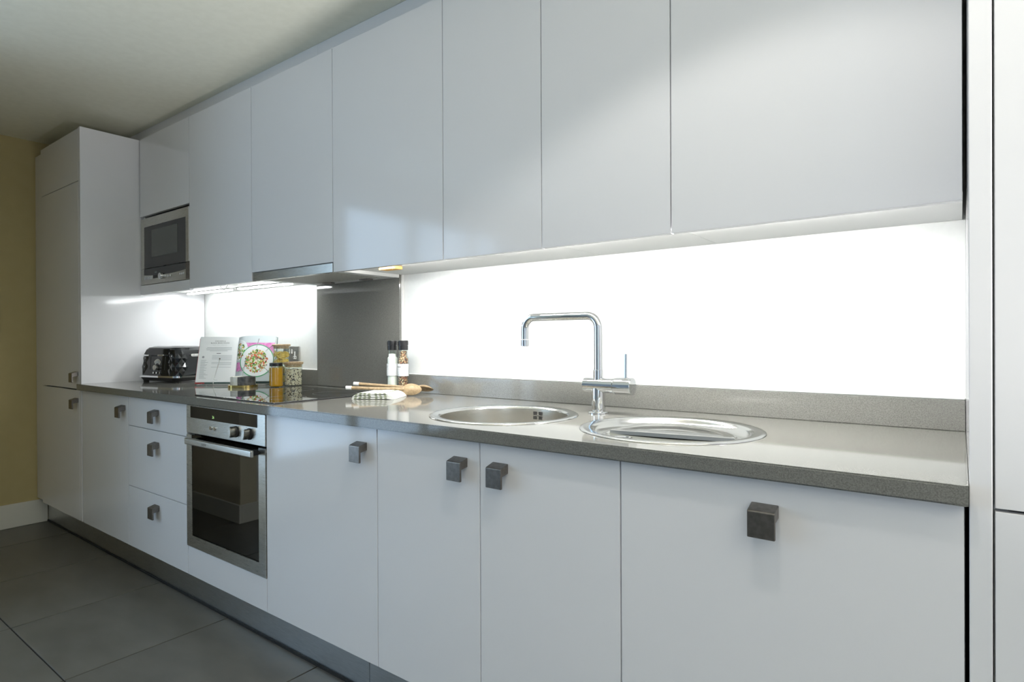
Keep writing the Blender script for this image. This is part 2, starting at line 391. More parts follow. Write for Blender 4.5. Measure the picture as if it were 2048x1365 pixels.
# ------------------------------------------------------------------ worktop with two round cut-outs
S1, S2, SR = (-1.1217, .268), (-.5921, .272), .2285
def holed(x0, x1, y0, y1, z0, z1, holes, n=64):
    bm = bmesh.new(); lo = []; 
    rings = []
    for z in (z0, z1):
        es = []
        def loop(pts):
            vs = [bm.verts.new((x, y, z)) for x, y in pts]
            es.extend(bm.edges.new((vs[i], vs[(i+1) % len(vs)])) for i in range(len(vs))); return vs
        rr = [loop([(x0, y0), (x1, y0), (x1, y1), (x0, y1)])]
        for (cx, cy, rd) in holes: rr.append(loop([(cx+rd*math.cos(2*PI*i/n), cy+rd*math.sin(2*PI*i/n)) for i in range(n)]))
        bmesh.ops.triangle_fill(bm, edges=es, use_beauty=True); rings.append(rr)
    for a, b in zip(*rings):
        for i in range(len(a)): bm.faces.new((a[i], a[(i+1) % len(a)], b[(i+1) % len(b)], b[i]))
    # soften the front edges
    fe = [e for e in bm.edges if all(abs(v.co.y-y0) < 1e-6 for v in e.verts) and abs(e.verts[0].co.z-e.verts[1].co.z) < 1e-6 and abs(e.verts[0].co.x-e.verts[1].co.x) > .5]
    bmesh.ops.bevel(bm, geom=fe, offset=.003, segments=2, affect='EDGES')
    return bm
wt = obj('worktop', holed(B(-3.811), .0100, -.022, .6645, .8745, ZT, [(*S1, .205), (*S2, .205)]), 'quartz', smooth=30)
tag(wt, 'long polished grey quartz worktop with two round cut-outs', 'worktop')
YS = .645
for xa, xb, lab in [(B(-3.810), B(-2.616), 'short grey quartz upstand left of the hob splashback'), (B(-1.999), .0095, 'long grey quartz upstand along the wall behind the sinks')]:
    e = thing('upstand', lab, 'upstand', ((xa+xb)/2, YS+.01, ZT))
    obj('slab', box(xa, xb, YS, YW-.001, ZT+.0005, .9835, .001, 1), 'quartz', e, 0)
    obj('sealant_bead', box(xa, xb, YS+.004, YW-.001, .9836, .989, .002, 1), 'white', e)
sp = thing('splashback', 'grey quartz splashback panel behind the hob', 'splashback', (B(-2.31), YS, ZT))
obj('slab', box(B(-2.6155), B(-2.0005), YS-.002, YW-.001, ZT+.0005, 1.434, .003, 1), 'quartz', sp)
obj('sealant_bead', box(B(-2.000), B(-1.994), YS+.006, YW-.001, .990, 1.434), 'white', sp, 0)

# ------------------------------------------------------------------ sinks
def rim(c, r_in):
    return [(SR, 0.0006), (SR-.001, .0022), (SR-.006, .0042), (SR-.012, .0036), (r_in+.010, .0030), (r_in+.004, .0018), (r_in, -.003)]
sk = thing('sink_bowl', 'round stainless steel sink bowl left of the tap', 'sink', (*S1, ZT))
lb = rim(S1, .196)
obj('rim', lathe(bmesh.new(), lb+[(.1955, -.006)], (*S1, ZT), 96), 'sinksteel', sk)
bw = lathe(bmesh.new(), [(.1955, -.004), (.1945, -.02), (.190, -.13), (.180, -.155), (.160, -.165), (.05, -.170), (.045, -.174), (0, -.174)], (*S1, ZT), 96)
obj('bowl', bw, 'sinkbrush', sk)
obj('strainer', lathe(bmesh.new(), [(.040, -.1735), (.040, -.170), (.02, -.169), (0, -.172)], (*S1, ZT), 32), 'chrome', sk)
for cidx in range(6):
    for row in range(2):
        aa = math.radians(92)+(2.5-cidx)*.0255+(.016 if cidx < 3 else -.016)
        cx, cy = S1[0]+.1938*math.cos(aa), S1[1]+.1938*math.sin(aa)
        zc = ZT-.0175-row*.0145
        bm = box(-.0011, .0011, -.002, .002, -.0058, .0058)
        bm.transform(Matrix.Translation((cx, cy, zc)) @ Matrix.Rotation(aa-PI/2, 4, 'Z'))
        obj('overflow_slot', bm, 'print', sk, 0)
aa = math.radians(92)
obj('overflow_screw', cyl(bmesh.new(), (S1[0]+.195*math.cos(aa), S1[1]+.195*math.sin(aa), ZT-.0247), (S1[0]+.189*math.cos(aa), S1[1]+.189*math.sin(aa), ZT-.0247), .004, n=14), 'chrome', sk)
dn = thing('drainer', 'round stainless steel drainer tray right of the tap', 'drainer', (*S2, ZT))
obj('rim', lathe(bmesh.new(), rim(S2, .196)+[(.1955, -.006)], (*S2, ZT), 96), 'sinksteel', dn)
obj('tray', lathe(bmesh.new(), [(.1955, -.004), (.193, -.010), (.186, -.016), (.172, -.0185), (.168, -.0165), (.163, -.0165), (.158, -.021), (.10, -.0225), (.03, -.0235), (0, -.0235)], (*S2, ZT), 96), 'sinksteel', dn)
# raised ribbed half behind a chord
ca = math.radians(9)
def half(r0, off, n=48):
    a0 = math.asin(off/r0); return [(r0*math.cos(a0+(PI-2*a0)*i/n), r0*math.sin(a0+(PI-2*a0)*i/n)) for i in range(n+1)]
pl = bmesh.new(); prev = None
for rr, off, z in [(.1580, -.004, -.0215), (.1565, -.002, -.0125), (.1530, .002, -.0105), (.1440, .010, -.0110), (.132, .022, -.0130), (.120, .03, -.0105), (.108, .034, -.0130), (.096, .040, -.0105), (.080, .046, -.0130), (.066, .050, -.0130)]:
    vs = [pl.verts.new((S2[0]+x*math.cos(ca)-y*math.sin(ca), S2[1]+x*math.sin(ca)+y*math.cos(ca), ZT+z)) for x, y in half(rr, off)]
    if prev:
        for i in range(len(vs)): pl.faces.new((prev[i], prev[(i+1) % len(vs)], vs[(i+1) % len(vs)], vs[i]))
    prev = vs
pl.faces.new(prev)
obj('drainer_ledge', pl, 'sinksteel', dn, 50)
dc = (-.690, .192)
obj('waste', lathe(bmesh.new(), [(.032, -.0222), (.030, -.0195), (.024, -.0195), (.020, -.0215), (.006, -.0215), (.005, -.019), (0, -.0185)], (*dc, ZT), 32), 'chrome', dn)
for k in range(5):
    a = 2*PI*k/5; obj('waste_hole', cyl(bmesh.new(), (dc[0]+.013*math.cos(a), dc[1]+.013*math.sin(a), ZT-.0216), (dc[0]+.013*math.cos(a), dc[1]+.013*math.sin(a), ZT-.0212), .003, n=10), 'print', dn)

# ------------------------------------------------------------------ tap
tx, ty = -.898, .458
tp = thing('kitchen_tap', 'chrome mixer tap with a square swan spout and side lever', 'tap', (tx, ty, ZT))
obj('base', lathe(bmesh.new(), [(0, 0.0004), (.0315, .0004), (.0315, .0045), (.027, .0062), (.0215, .0066), (.0212, .085), (.0, .085)], (tx, ty, ZT), 40), 'chrome', tp)
bz = ZT+.0875
obj('body', cyl(bmesh.new(), (tx-.047, ty, bz), (tx+.058, ty, bz), .0230, n=40, bev=.002), 'chrome', tp)
cp = obj('mixer_cap', cyl(bmesh.new(), (tx+.0595, ty, bz), (tx+.116, ty, bz), .0262, n=40, bev=.001), 'chrome', tp)
obj('lever', cyl(bmesh.new(), (tx+.093, ty, bz+.018), (tx+.094, ty, bz+.098), .0048, n=16, bev=.001), 'chrome', cp)
obj('collar', cyl(bmesh.new(), (tx, ty, bz+.015), (tx, ty, bz+.048), .0155, n=32, bev=.001), 'chrome', tp)
h = ZT+.3035; R = .038; L = .279
path = [(tx, ty, bz+.04), (tx, ty, h-R-.05), (tx, ty, h-R)]
path += arc((tx-R, ty, h-R), R, 0, PI/2, 10, (1, 0, 0), (0, 0, 1))[1:]
path += [(tx-L*.5, ty, h)]
path += arc((tx-L+R, ty, h-R), R, PI/2, PI, 10, (1, 0, 0), (0, 0, 1))
path += [(tx-L, ty, h-R-.008), (tx-L, ty, h-.073)]
so = obj('spout', tube(bmesh.new(), path, .0132, 24), 'chrome', tp, 50)
obj('aerator', cyl(bmesh.new(), (tx-L, ty, h-.0745), (tx-L, ty, h-.0965), .0140, n=28, bev=.001), 'chrome', so)

# ------------------------------------------------------------------ hob
hb = thing('induction_hob', 'black glass hob set on the worktop above the oven', 'hob', (-2.271, .275, ZT))
obj('glass_plate', box(-2.565, -1.977, .020, .530, ZT+.0005, ZT+.0052, .0015, 2), 'hobglass', hb)
obj('edge_trim', box(-2.5665, -1.9755, .0185, .5315, ZT+.0003, ZT+.0026), 'black', hb, 0)
for cx, cy, rr in [(-2.43, .16, .09), (-2.12, .16, .075), (-2.42, .40, .075), (-2.12, .39, .09)]:
    obj('zone_ring', lathe(bmesh.new(), [(rr, 0), (rr+.0012, 0), (rr+.0012, .0002), (rr, .0002), (rr, 0)], (cx, cy, ZT+.0052), 48), 'hobprint', hb)

# ------------------------------------------------------------------ oven
xo0, xo1 = B(-2.5985), B(-2.0015)
on = thing('built_in_oven', 'stainless steel built-in oven with a black glass door', 'oven', ((xo0+xo1)/2, .25, .2975))
cv = bmesh.new()
for a in [(xo0+.03, xo0+.036, .04, .55, .2985, .846), (xo1-.036, xo1-.03, .04, .55, .2985, .846), (xo0+.036, xo1-.036, .04, .55, .2985, .304), (xo0+.036, xo1-.036, .04, .55, .74, .746), (xo0+.036, xo1-.036, .544, .55, .304, .74)]: bx(cv, *a)
obj('cavity', cv, 'dark', on, 0)
pn = bmesh.new(); bx(pn, xo0, xo1, -.004, .020, .7545, .8695, .002, 2)
cp = obj('control_panel', pn, 'steel', on)
obj('display_glass', box(-2.5545, -2.0465, -.0052, -.0035, .8195, .8665), 'blackglass', cp, 0)
tm = text('26', .016, 1.05); tm.transform(facing((-2.365, -.0056, .833))); obj('clock_digits', tm, 'clock', cp, 0)
for x in (-2.384, -2.353):
    obj('button', cyl(bmesh.new(), (x, -.003, .790), (x, -.0085, .790), .0085, n=20, bev=.0012), 'chrome', cp)
for x, rz in ((-2.196, 0.0), (-2.099, .30)):
    kb = cyl(bmesh.new(), (0, -.003, 0), (0, -.009, 0), .0215, n=28, bev=.001)
    kn = obj('knob_skirt', (kb.transform(Matrix.Translation((x, 0, .792))), kb)[1], 'black', cp)
    kb = bmesh.new(); prism(kb, [(.0095*math.cos(a)+0, -.009, .0205*math.sin(a)) for a in [2*PI*i/24 for i in range(24)]], (0, -.0215, 0))
    bmesh.ops.recalc_face_normals(kb, faces=kb.faces); bmesh.ops.bevel(kb, geom=[e for e in kb.edges if all(v.co.y < -.03 for v in e.verts)], offset=.002, segments=2, affect='EDGES')
    kb.transform(Matrix.Translation((x, 0, .792)) @ Matrix.Rotation(rz, 4, 'Y')); obj('knob', kb, 'steel', cp)
    for k in range(7):
        a = PI*.25+k*PI*1.5/6; obj('scale_mark', cyl(bmesh.new(), (x+.029*math.sin(a+PI), -.0038, .792+.029*math.cos(a+PI)), (x+.029*math.sin(a+PI), -.0044, .792+.029*math.cos(a+PI)), .0011, n=8), 'print', cp, 0)
od = bmesh.new()
for a in [(xo0, xo0+.044, -.004, .016, .2815, .7475), (xo1-.044, xo1, -.004, .016, .2815, .7475), (xo0+.044, xo1-.044, -.004, .016, .2815, .3290)]: bx(od, *a)
dd = obj('door', od, 'steel', on, 0)
obj('door_glass', box(xo0+.0445, xo1-.0445, -.0025, .001, .3292, .7475), 'oveng', dd, 0)
gm = bmesh.new()
for a in [(xo0+.046, -2.512, .002, .006, .330, .746), (-2.081, xo1-.046, .002, .006, .330, .746), (-2.512, -2.081, .002, .006, .679, .746), (-2.512, -2.081, .002, .006, .330, .389)]: bx(gm, *a)
obj('glass_mask', gm, 'black', dd, 0)
hd = obj('door_handle', box(-2.528, -2.022, -.0440, -.0300, .7165, .7435, .005, 3), 'steel', dd)
for x in (-2.50, -2.05): obj('bracket', box(x-.012, x+.012, -.0305, -.0042, .722, .738), 'black', hd, 0)
tm = text('NEFF', .0135, 1.3); tm.transform(facing((-2.362, -.0446, .729))); obj('lettering', tm, 'print', hd, 0)
rg = lathe(bmesh.new(), [(.0080, 0), (.0088, 0), (.0088, .0003), (.0080, .0003), (.0080, 0)], n=24); rg.transform(Matrix.Translation((-2.386, -.0442, .7325)) @ Matrix.Rotation(PI/2, 4, 'X')); obj('emblem', rg, 'greyprint', hd, 0)
rk = bmesh.new()
for k in range(12): cyl(rk, (xo0+.06+k*.043, .06, .5), (xo0+.06+k*.043, .52, .5), .002, n=6)
for y in (.06, .52): cyl(rk, (xo0+.04, y, .5), (xo1-.04, y, .5), .003, n=6)
obj('wire_rack', rk, 'steel', on)

# ------------------------------------------------------------------ microwave
mw = thing('built_in_microwave', 'stainless steel microwave built into the wall cabinet', 'microwave', (B(-3.5), .45, 1.4575))
xm0, xm1 = B(-3.797), B(-3.203); ym = YU+.004
obj('case', box(xm0+.03, xm1-.03, ym+.022, .640, 1.458, 1.80), 'dark', mw, 0)
mf = bmesh.new()
for a in [(xm0, xm0+.040, ym, ym+.02, 1.5515, 1.838), (xm1-.047, xm1, ym, ym+.02, 1.5515, 1.838), (xm0+.040, xm1-.047, ym, ym+.02, 1.789, 1.838)]: bx(mf, *a)
md = obj('door', mf, 'steel', mw, 0)
obj('door_glass', box(xm0+.0402, xm1-.0472, ym+.001, ym+.012, 1.5515, 1.7888), 'blackglass', md, 0)
obj('viewing_screen', box(-3.655, -3.338, ym+.0003, ym+.0009, 1.6105, 1.764), 'greyglass', md, 0)
obj('door_edge', box(xm1-.012, xm1-.0005, ym-.0015, ym+.0, 1.5525, 1.837), 'chrome', md, 0)
mp = obj('control_panel', box(xm0, xm1, ym, ym+.02, 1.4590, 1.5485, .001, 1), 'steel', mw)
pts = []
for i in range(17):
    t = i/16; pts.append((xm0+.040+(xm1-.047-xm0-.04)*t, ym-.0006, 1.5135-.010*(1-(2*t-1)**2)))
obj('display_glass', prism(bmesh.new(), pts+[(xm1-.047, ym-.0006, 1.5482), (xm0+.04, ym-.0006, 1.5482)], (0, .0012, 0)), 'blackglass', mp, 0)
obj('end_trim', box(xm1-.046, xm1-.008, ym-.001, ym, 1.462, 1.5482), 'nickel', mp, 0)
for k in range(6): obj('button', box(-3.742+k*.0175, -3.734+k*.0175, ym-.003, ym, 1.487, 1.505, .001, 1), 'chrome', mp)
for x in (-3.442, -3.416, -3.302, -3.283, -3.264): obj('round_button', cyl(bmesh.new(), (x, ym, 1.493), (x, ym-.004, 1.493), .0065, n=16, bev=.001), 'chrome', mp)
obj('dial', cyl(bmesh.new(), (-3.520, ym, 1.496), (-3.520, ym-.016, 1.496), .0190, .0175, n=28, bev=.002), 'chrome', mp)
obj('vent_symbol', box(-3.635, -3.575, ym-.0015, ym, 1.489, 1.506, .0006, 1), 'print', mp, 0)
tm = text('12:00', .012); tm.transform(facing((-3.60, -.0009+ym, 1.522))); obj('clock_digits', tm, 'greyprint', mp, 0)

# ------------------------------------------------------------------ extractor hood
xh0, xh1 = B(-2.5985), B(-2.0015)
eh = thing('extractor_hood', 'slim stainless steel extractor hood over the hob', 'hood', (B(-2.3), .45, 1.408))
obj('front_strip', box(xh0+.002, xh1-.006, YU+.003, YU+.018, 1.4085, 1.4455, .001, 1), 'steel', eh)
hbm_ = bmesh.new()
for a in [(xh0, xh1, YU+.019, .345, 1.414, 1.452), (xh0, xh1, .585, .640, 1.414, 1.452), (xh0, xh0+.045, .345, .585, 1.414, 1.452), (xh1-.045, xh1, .345, .585, 1.414, 1.452), (xh0+.045, xh1-.045, .345, .585, 1.448, 1.452)]: bx(hbm_, *a)
obj('housing', hbm_, 'white', eh, 0)
obj('slat_gap_shade', box(xh0+.0455, xh1-.0455, .3455, .5845, 1.4152, 1.4475), 'matt', eh, 0)  # dark matt plate stands for the shade in the gaps between slats
sb = bmesh.new(); bx(sb, -.0037, .0037, -.119, .119, -.0003, .0003)
s0 = obj('grille_slat', sb, 'skirt', eh, 0, local=True); lw = WM[eh.name].inverted()
for k in range(30):
    p = lw @ Vector((xh0+.053+k*(xh1-xh0-.106)/29, .465, 1.4148))
    if k == 0: s0.location = p
    else: inst(s0, eh, p)
for x in (xh0+.16, xh1-.16): obj('filter_catch', box(x-.035, x+.035, .575, .598, 1.4085, 1.4135, .001, 1), 'nickel', eh)

# ------------------------------------------------------------------ under-cabinet lights, downlight, odds and ends
for cx, ln, lab in [(-3.48, .50, 'slim white strip light under the microwave cabinet'), (-2.90, .50, 'slim white strip light under the cabinet left of the hood'), (-1.62, .50, 'slim white strip light under the cabinet right of the hood'), (-.99, .56, 'slim white strip light under the cabinet above the tap'), (-.36, .56, 'slim white strip light under the cabinet above the drainer')]:
    e = thing('strip_light', lab, 'lamp', (cx, .535 if cx < -2.5 else .335, 1.428), group='strip lights under the wall cabinets')
    yo = .20 if cx < -2.5 else 0
    obj('housing', box(cx-ln/2, cx+ln/2, .314+yo, .350+yo, 1.4215, 1.4275, .001, 1), 'white', e)
    obj('diffuser', box(cx-ln/2+.01, cx+ln/2-.01, .316+yo, .344+yo, 1.4155, 1.4213, .002, 2), 'tube2' if cx < -2.5 else 'tube', e)
ck = tag(obj('light_cable', tube(bmesh.new(), [(-3.02, .36, 1.4275), (-3.012, .36, 1.412), (-2.996, .361, 1.398), (-2.985, .362, 1.394), (-2.974, .363, 1.398), (-2.958, .364, 1.412), (-2.95, .364, 1.4275)], .0022, 8), 'white'), 'thin white cable loop hanging under the cabinet left of the hood', 'cable')
tag(obj('timber_batten', box(-1.845, -1.755, .395, .440, 1.4145, 1.4275, .002, 1), 'pine', smooth=0), 'small pine batten under the cabinet beside the hood', 'batten')
def downlight(x, y, power, ang, blend, lab):
    e = thing('ceiling_downlight', lab, 'lamp', (x, y, ZC-.01), group='recessed ceiling downlights')
    obj('bezel', lathe(bmesh.new(), [(.033, -.001), (.036, -.006), (.046, -.004), (.047, -.0005)], (x, y, ZC), 32), 'chrome', e)
    obj('lens', lathe(bmesh.new(), [(0, -.0012), (.033, -.0012)], (x, y, ZC), 32), 'lamp', e)
    l = bpy.data.lights.new('downlight_beam', 'SPOT'); l.energy = power; l.spot_size = math.radians(ang); l.spot_blend = blend; l.shadow_soft_size = .05; l.color = (1, .97, .90)
    o = bpy.data.objects.new('downlight_beam', l); COL.objects.link(o); o.parent = e; o.location = (0, 0, -.012)
downlight(-.32, -.50, 26, 121, .22, 'recessed chrome ceiling downlight in front of the larder unit')

downlight(1.25, -1.25, 12, 150, .4, 'unseen ceiling downlight added as fill in the middle of the room')  # extra lamp out of view, added as room fill
downlight(1.25, -2.60, 12, 150, .4, 'unseen ceiling downlight added as fill near the added rear window')  # second fill lamp added out of view

ul = thing('added_uplighter', 'unseen black drum uplighter added beside the larder unit to brighten the ceiling', 'lamp', (1.7, -.19, 0))  # unseen lamp, added only to brighten the ceiling
obj('drum', lathe(bmesh.new(), [(0, .001), (.085, .001), (.09, .006), (.09, .28), (.082, .28), (.078, .22), (0, .22)], (1.7, -.19, 0), 32), 'black', ul)
obj('lens', lathe(bmesh.new(), [(0, .232), (.077, .232)], (1.7, -.19, 0), 32), 'lamp', ul)
l = bpy.data.lights.new('ceiling_fill_beam', 'SPOT'); l.energy = 560; l.spot_size = math.radians(150); l.spot_blend = .3; l.shadow_soft_size = .06; l.color = (1, .975, .95)  # upward fill beam of the added lamp
o = bpy.data.objects.new('ceiling_fill_beam', l); COL.objects.link(o); o.parent = ul; o.location = (0, 0, .285); o.rotation_euler = (PI, 0, 0)

# socket
sx0, sx1 = -2.935, -2.789
so = thing('wall_socket', 'brushed steel double socket on the white wall behind the jars', 'socket', ((sx0+sx1)/2, YW, 1.06))
obj('plate', box(sx0, sx1, YW-.006, YW-.0006, 1.019, 1.105, .002, 2), 'steel', so)
for cx in (sx0+.036, sx1-.036):
    obj('earth_pin', box(cx-.0045, cx+.0045, YW-.0075, YW-.006, 1.052, 1.078, .0004, 1), 'white', so, 0)
    i_ = obj('outlet_insert', box(cx-.014, cx+.014, YW-.0075, YW-.006, 1.038, 1.053, .0006, 1), 'white', so, 0)
    for d in (-.007, .007): obj('pin_hole', box(cx+d-.0025, cx+d+.0025, YW-.0082, YW-.0074, 1.043, 1.048), 'print', i_, 0)
for cx in (sx0+.062, sx1-.062): obj('switch', box(cx-.004, cx+.004, YW-.0085, YW-.006, 1.066, 1.09, .001, 1), 'white', so, 0)

# ------------------------------------------------------------------ toaster
TA = math.radians(12)
to = thing('toaster', 'black four-slice toaster with faceted sides and a chrome base band', 'toaster', (-3.587, .402, ZT), TA)
def ring(hw, hd, rad, z, n=10):
    pts = []
    for sx, sy, a0 in ((1, -1, -PI/2), (1, 1, 0), (-1, 1, PI/2), (-1, -1, PI)):
        for i in range(n+1):
            a = a0+PI/2*i/n; pts.append(Vector((sx*(hw-rad)+rad*math.cos(a), sy*(hd-rad)+rad*math.sin(a), z)))
    return pts
def resample(p, m):
    L = [0]; q = p+[p[0]]
    for a, b in zip(q, q[1:]): L.append(L[-1]+(b-a).length)
    out = []; k = 0
    for i in range(m):
        t = L[-1]*i/m
        while L[k+1] < t: k += 1
        out.append(q[k].lerp(q[k+1], (t-L[k])/max(1e-9, L[k+1]-L[k])))
    return out
tb = bmesh.new(); rows = []; NP = 56
zs = [.038, .062, .086, .110, .134, .158]
for ri, z in enumerate(zs):
    t = (z-.038)/.16; pts = resample(ring(.157-.016*t, .122-.012*t, .035, z), NP); row = []
    for i, p in enumerate(pts):
        # diamonds on the end faces and round the corners, plain front and back panels
        facet = abs(p.x) > .088 and abs(p.y) > .055
        if facet and (i+ri) % 2 == 0 and 0 < ri < 6:
            n_ = Vector((p.x*abs(p.x), p.y*abs(p.y)*.9, 0)).normalized(); p = p+n_*.006
        row.append(tb.verts.new(p))
    rows.append(row)
for hw, hd, z in [(.139, .109, .180), (.128, .098, .193), (.108, .080, .199)]:
    rows.append([tb.verts.new(p) for p in resample(ring(hw, hd, .035, z), NP)])
for a, b in zip(rows, rows[1:]):
    ri = rows.index(a)
    for i in range(NP):
        j = (i+1) % NP
        if ri < 6:
            if (i+ri) % 2 == 0: tb.faces.new((a[i], a[j], b[i])); tb.faces.new((a[j], b[j], b[i]))
            else: tb.faces.new((a[i], a[j], b[j])); tb.faces.new((a[i], b[j], b[i]))
        else: tb.faces.new((a[i], a[j], b[j], b[i]))
tb.faces.new(rows[-1]); tb.faces.new(rows[0][::-1])
obj('body', tb, 'blackgloss', to, 12, local=True)
def slab(rg_fn, z0, z1):
    bm = bmesh.new(); a = [bm.verts.new(p) for p in rg_fn(z0)]; b = [bm.verts.new(p) for p in rg_fn(z1)]; n = len(a)
    for i in range(n): bm.faces.new((a[i], a[(i+1) % n], b[(i+1) % n], b[i]))
    bm.faces.new(a[::-1]); bm.faces.new(b); return bm
obj('chrome_band', slab(lambda z: ring(.1690, .131, .042, z), .027, .037), 'chrome', to, 40, local=True)
obj('base', slab(lambda z: ring(.166-(.027-z)*.5, .127-(.027-z)*.5, .042, z), .008, .0268), 'black', to, 40, local=True)
for sx in (-1, 1):
    for sy in (-1, 1): obj('foot', cyl(bmesh.new(), (sx*.135, sy*.095, .0004), (sx*.135, sy*.095, .008), .014, n=14), 'rubber', to, local=True)
FY = -.1205
fp = obj('front_panel', prism(bmesh.new(), [(-.085, FY-.0035, .042), (.085, FY-.0035, .042), (.080, FY+.0075, .186), (-.080, FY+.0075, .186)], (0, .008, 0)), 'blackgloss', to, 0, local=True)
def fy(z): return FY-.0035+(z-.042)*.0764
for x in (-.061, .061):
    obj('lever_slot', prism(bmesh.new(), [(x-.0022, fy(.07)-.0006, .07), (x+.0022, fy(.07)-.0006, .07), (x+.0022, fy(.142)-.0006, .142), (x-.0022, fy(.142)-.0006, .142)], (0, .001, 0)), 'dark', fp, 0, local=True)
    obj('lever', box(x-.030, x+.016, fy(.152)-.026, fy(.152)-.001, .146, .1545, .002, 2), 'chrome', fp, local=True)
gp = [(-.0285, fy(.124)-.001, .124)]
g_ = [( .038*math.sin(a), fy(.09+.038*math.cos(a))-.001, .082+.048*math.cos(a)) for a in [(-.85+1.7*i/10) for i in range(11)]]
g2 = [( .022*math.sin(a), fy(.09+.02*math.cos(a))-.001, .082+.024*math.cos(a)) for a in [(.85-1.7*i/10) for i in range(11)]]
ga = obj('gauge', prism(bmesh.new(), g_+g2, (0, -.0015, 0)), 'steel', fp, 20, local=True)
g3 = [(p[0]*.72, p[1]-.0018, .108+(p[2]-.108)*.62) for p in g_+g2]
obj('gauge_face', prism(bmesh.new(), g3, (0, -.0006, 0)), 'greyprint', ga, 20, local=True)
obj('dial', cyl(bmesh.new(), (-.004, fy(.082), .082), (-.004, fy(.082)-.018, .082), .0145, n=28, bev=.002), 'steel', fp, local=True)
for x in (-.026, 0, .026):
    obj('button', cyl(bmesh.new(), (x, fy(.052), .053), (x, fy(.052)-.006, .053), .0058, n=18, bev=.001), 'chrome', fp, local=True)
    obj('button_print', box(x-.007, x+.007, fy(.064)-.0006, fy(.064), .0635, .0650), 'greyprint', fp, 0, local=True)
for y in (-.045, .045):
    for x in (-.05, .05): obj('bread_slot', box(x-.045, x+.045, y-.013, y+.013, .1985, .1995), 'dark', to, 0, local=True)
pm = bmesh.new(); ptl = arc((0, -.020, 0), .007, PI/2, 3*PI/2, 8, (0, 1, 0), (0, 0, 1))+arc((0, .020, 0), .007, -PI/2, PI/2, 8, (0, 1, 0), (0, 0, 1))
prism(pm, ptl, (.002, 0, 0)); pm.transform(Matrix.Translation((.1505, -.002, .150)))
pq = obj('badge', pm, 'white', to, local=True)
tm = text("DēLonghi", .0095); tm.transform(Matrix.Translation((.1530, -.002, .150)) @ Matrix(((0, 0, 1, 0), (1, 0, 0, 0), (0, 1, 0, 0), (0, 0, 0, 1)))); obj('lettering', tm, 'print', pq, 0, local=True)

# ------------------------------------------------------------------ cookbook on a wire stand
BA = math.radians(41); BT = math.radians(16)
L0 = Vector((-3.160, .298)); e_ = Vector((math.cos(BA), math.sin(BA))); PW, PH = .198, .250
bc = L0+e_*PW
bk = thing('cookbook', 'open cookbook with a salad photo propped up beside the toaster', 'book', (bc.x, bc.y, ZT+.008), BA)
LEAN = Matrix.Rotation(-BT, 4, 'X')
def page(sgn, thick, z0=.006, z1=PH, n=14, lift=0, top=True):
    # page block: x out from the spine, y out of the page towards the reader is negative
    def yy(t): return -(thick*(1-math.exp(-t*9))*(1-.25*t)+.002)-lift
    bm = bmesh.new(); F_ = []; Bk = []
    for i in range(n+1):
        t = i/n; x = sgn*t*PW*.985
        F_.append((bm.verts.new((x, yy(t), z0)), bm.verts.new((x, yy(t), z1-.004*math.exp(-t*8)))))
        Bk.append((bm.verts.new((x, 0, z0)), bm.verts.new((x, 0, z1-.004*math.exp(-t*8)))))
    for i in range(n):
        bm.faces.new((F_[i][0], F_[i+1][0], F_[i+1][1], F_[i][1])); bm.faces.new((Bk[i][0], Bk[i+1][0], Bk[i+1][1], Bk[i][1]))
        bm.faces.new((F_[i][1], F_[i+1][1], Bk[i+1][1], Bk[i][1])); bm.faces.new((F_[i][0], F_[i+1][0], Bk[i+1][0], Bk[i][0]))
    bm.faces.new((F_[n][0], F_[n][1], Bk[n][1], Bk[n][0])); bm.faces.new((F_[0][0], F_[0][1], Bk[0][1], Bk[0][0]))
    return bm, yy
def put(bm): bm.transform(LEAN); return bm
cv_ = bmesh.new(); bx(cv_, -PW-.001, 0, .0005, .003, 0, PH-.006); obj('front_cover', put(cv_), 'covergreen', bk, 0, local=True)
cv_ = bmesh.new(); bx(cv_, -PW-.0016, -PW+.045, -.0002, .0034, -.0006, PH-.008); obj('cover_flap', put(cv_), 'red', bk, 0, local=True, label='dark red flap of the cover')
cv_ = bmesh.new(); bx(cv_, 0, PW+.003, .0005, .003, 0, PH-.006); obj('back_cover', put(cv_), 'covergreen', bk, 0, local=True)
bm, yl = page(-1, .006); pl_ = obj('left_page_block', put(bm), 'paper', bk, 40, local=True)
bm, yr = page(1, .026); pr_ = obj('right_page_block', put(bm), 'pagegrey', bk, 40, local=True)
for k in range(5):
    x = PW*.985+.0004; yk = -.004-k*.0035
    obj('leaf_edge', put(box(x-.004, x+.008-.0015*k, yk-.0009, yk+.0009, .006, PH-.002-.002*k)), ['paper', 'covergreen', 'pagegrey', 'pageedge', 'paper'][k], pr_, 0, local=True)
def onpage(sgn, fy_, pts, m, parent, name, off):
    bm = bmesh.new(); vs = []
    for px_, pz in pts:
        t = px_/PW/.985; vs.append(bm.verts.new((sgn*px_, fy_(t)-off, pz)))
    fc = bm.faces.new(vs)
    return obj(name, put(bm), m, parent, 0, local=True)
def strip(sgn, fy_, x0, x1, z0, z1, m, parent, name, off, n=8):
    top = [(x0+(x1-x0)*i/n, z1) for i in range(n+1)]; bot = [(x1-(x1-x0)*i/n, z0) for i in range(n+1)]
    bm = bmesh.new(); T = [bm.verts.new((sgn*x, fy_(x/PW/.985)-off, z)) for x, z in top]; Bt = [bm.verts.new((sgn*x, fy_(x/PW/.985)-off, z)) for x, z in bot[::-1]]
    for i in range(n): bm.faces.new((T[i], T[i+1], Bt[i+1], Bt[i]))
    return obj(name, put(bm), m, parent, 0, local=True)
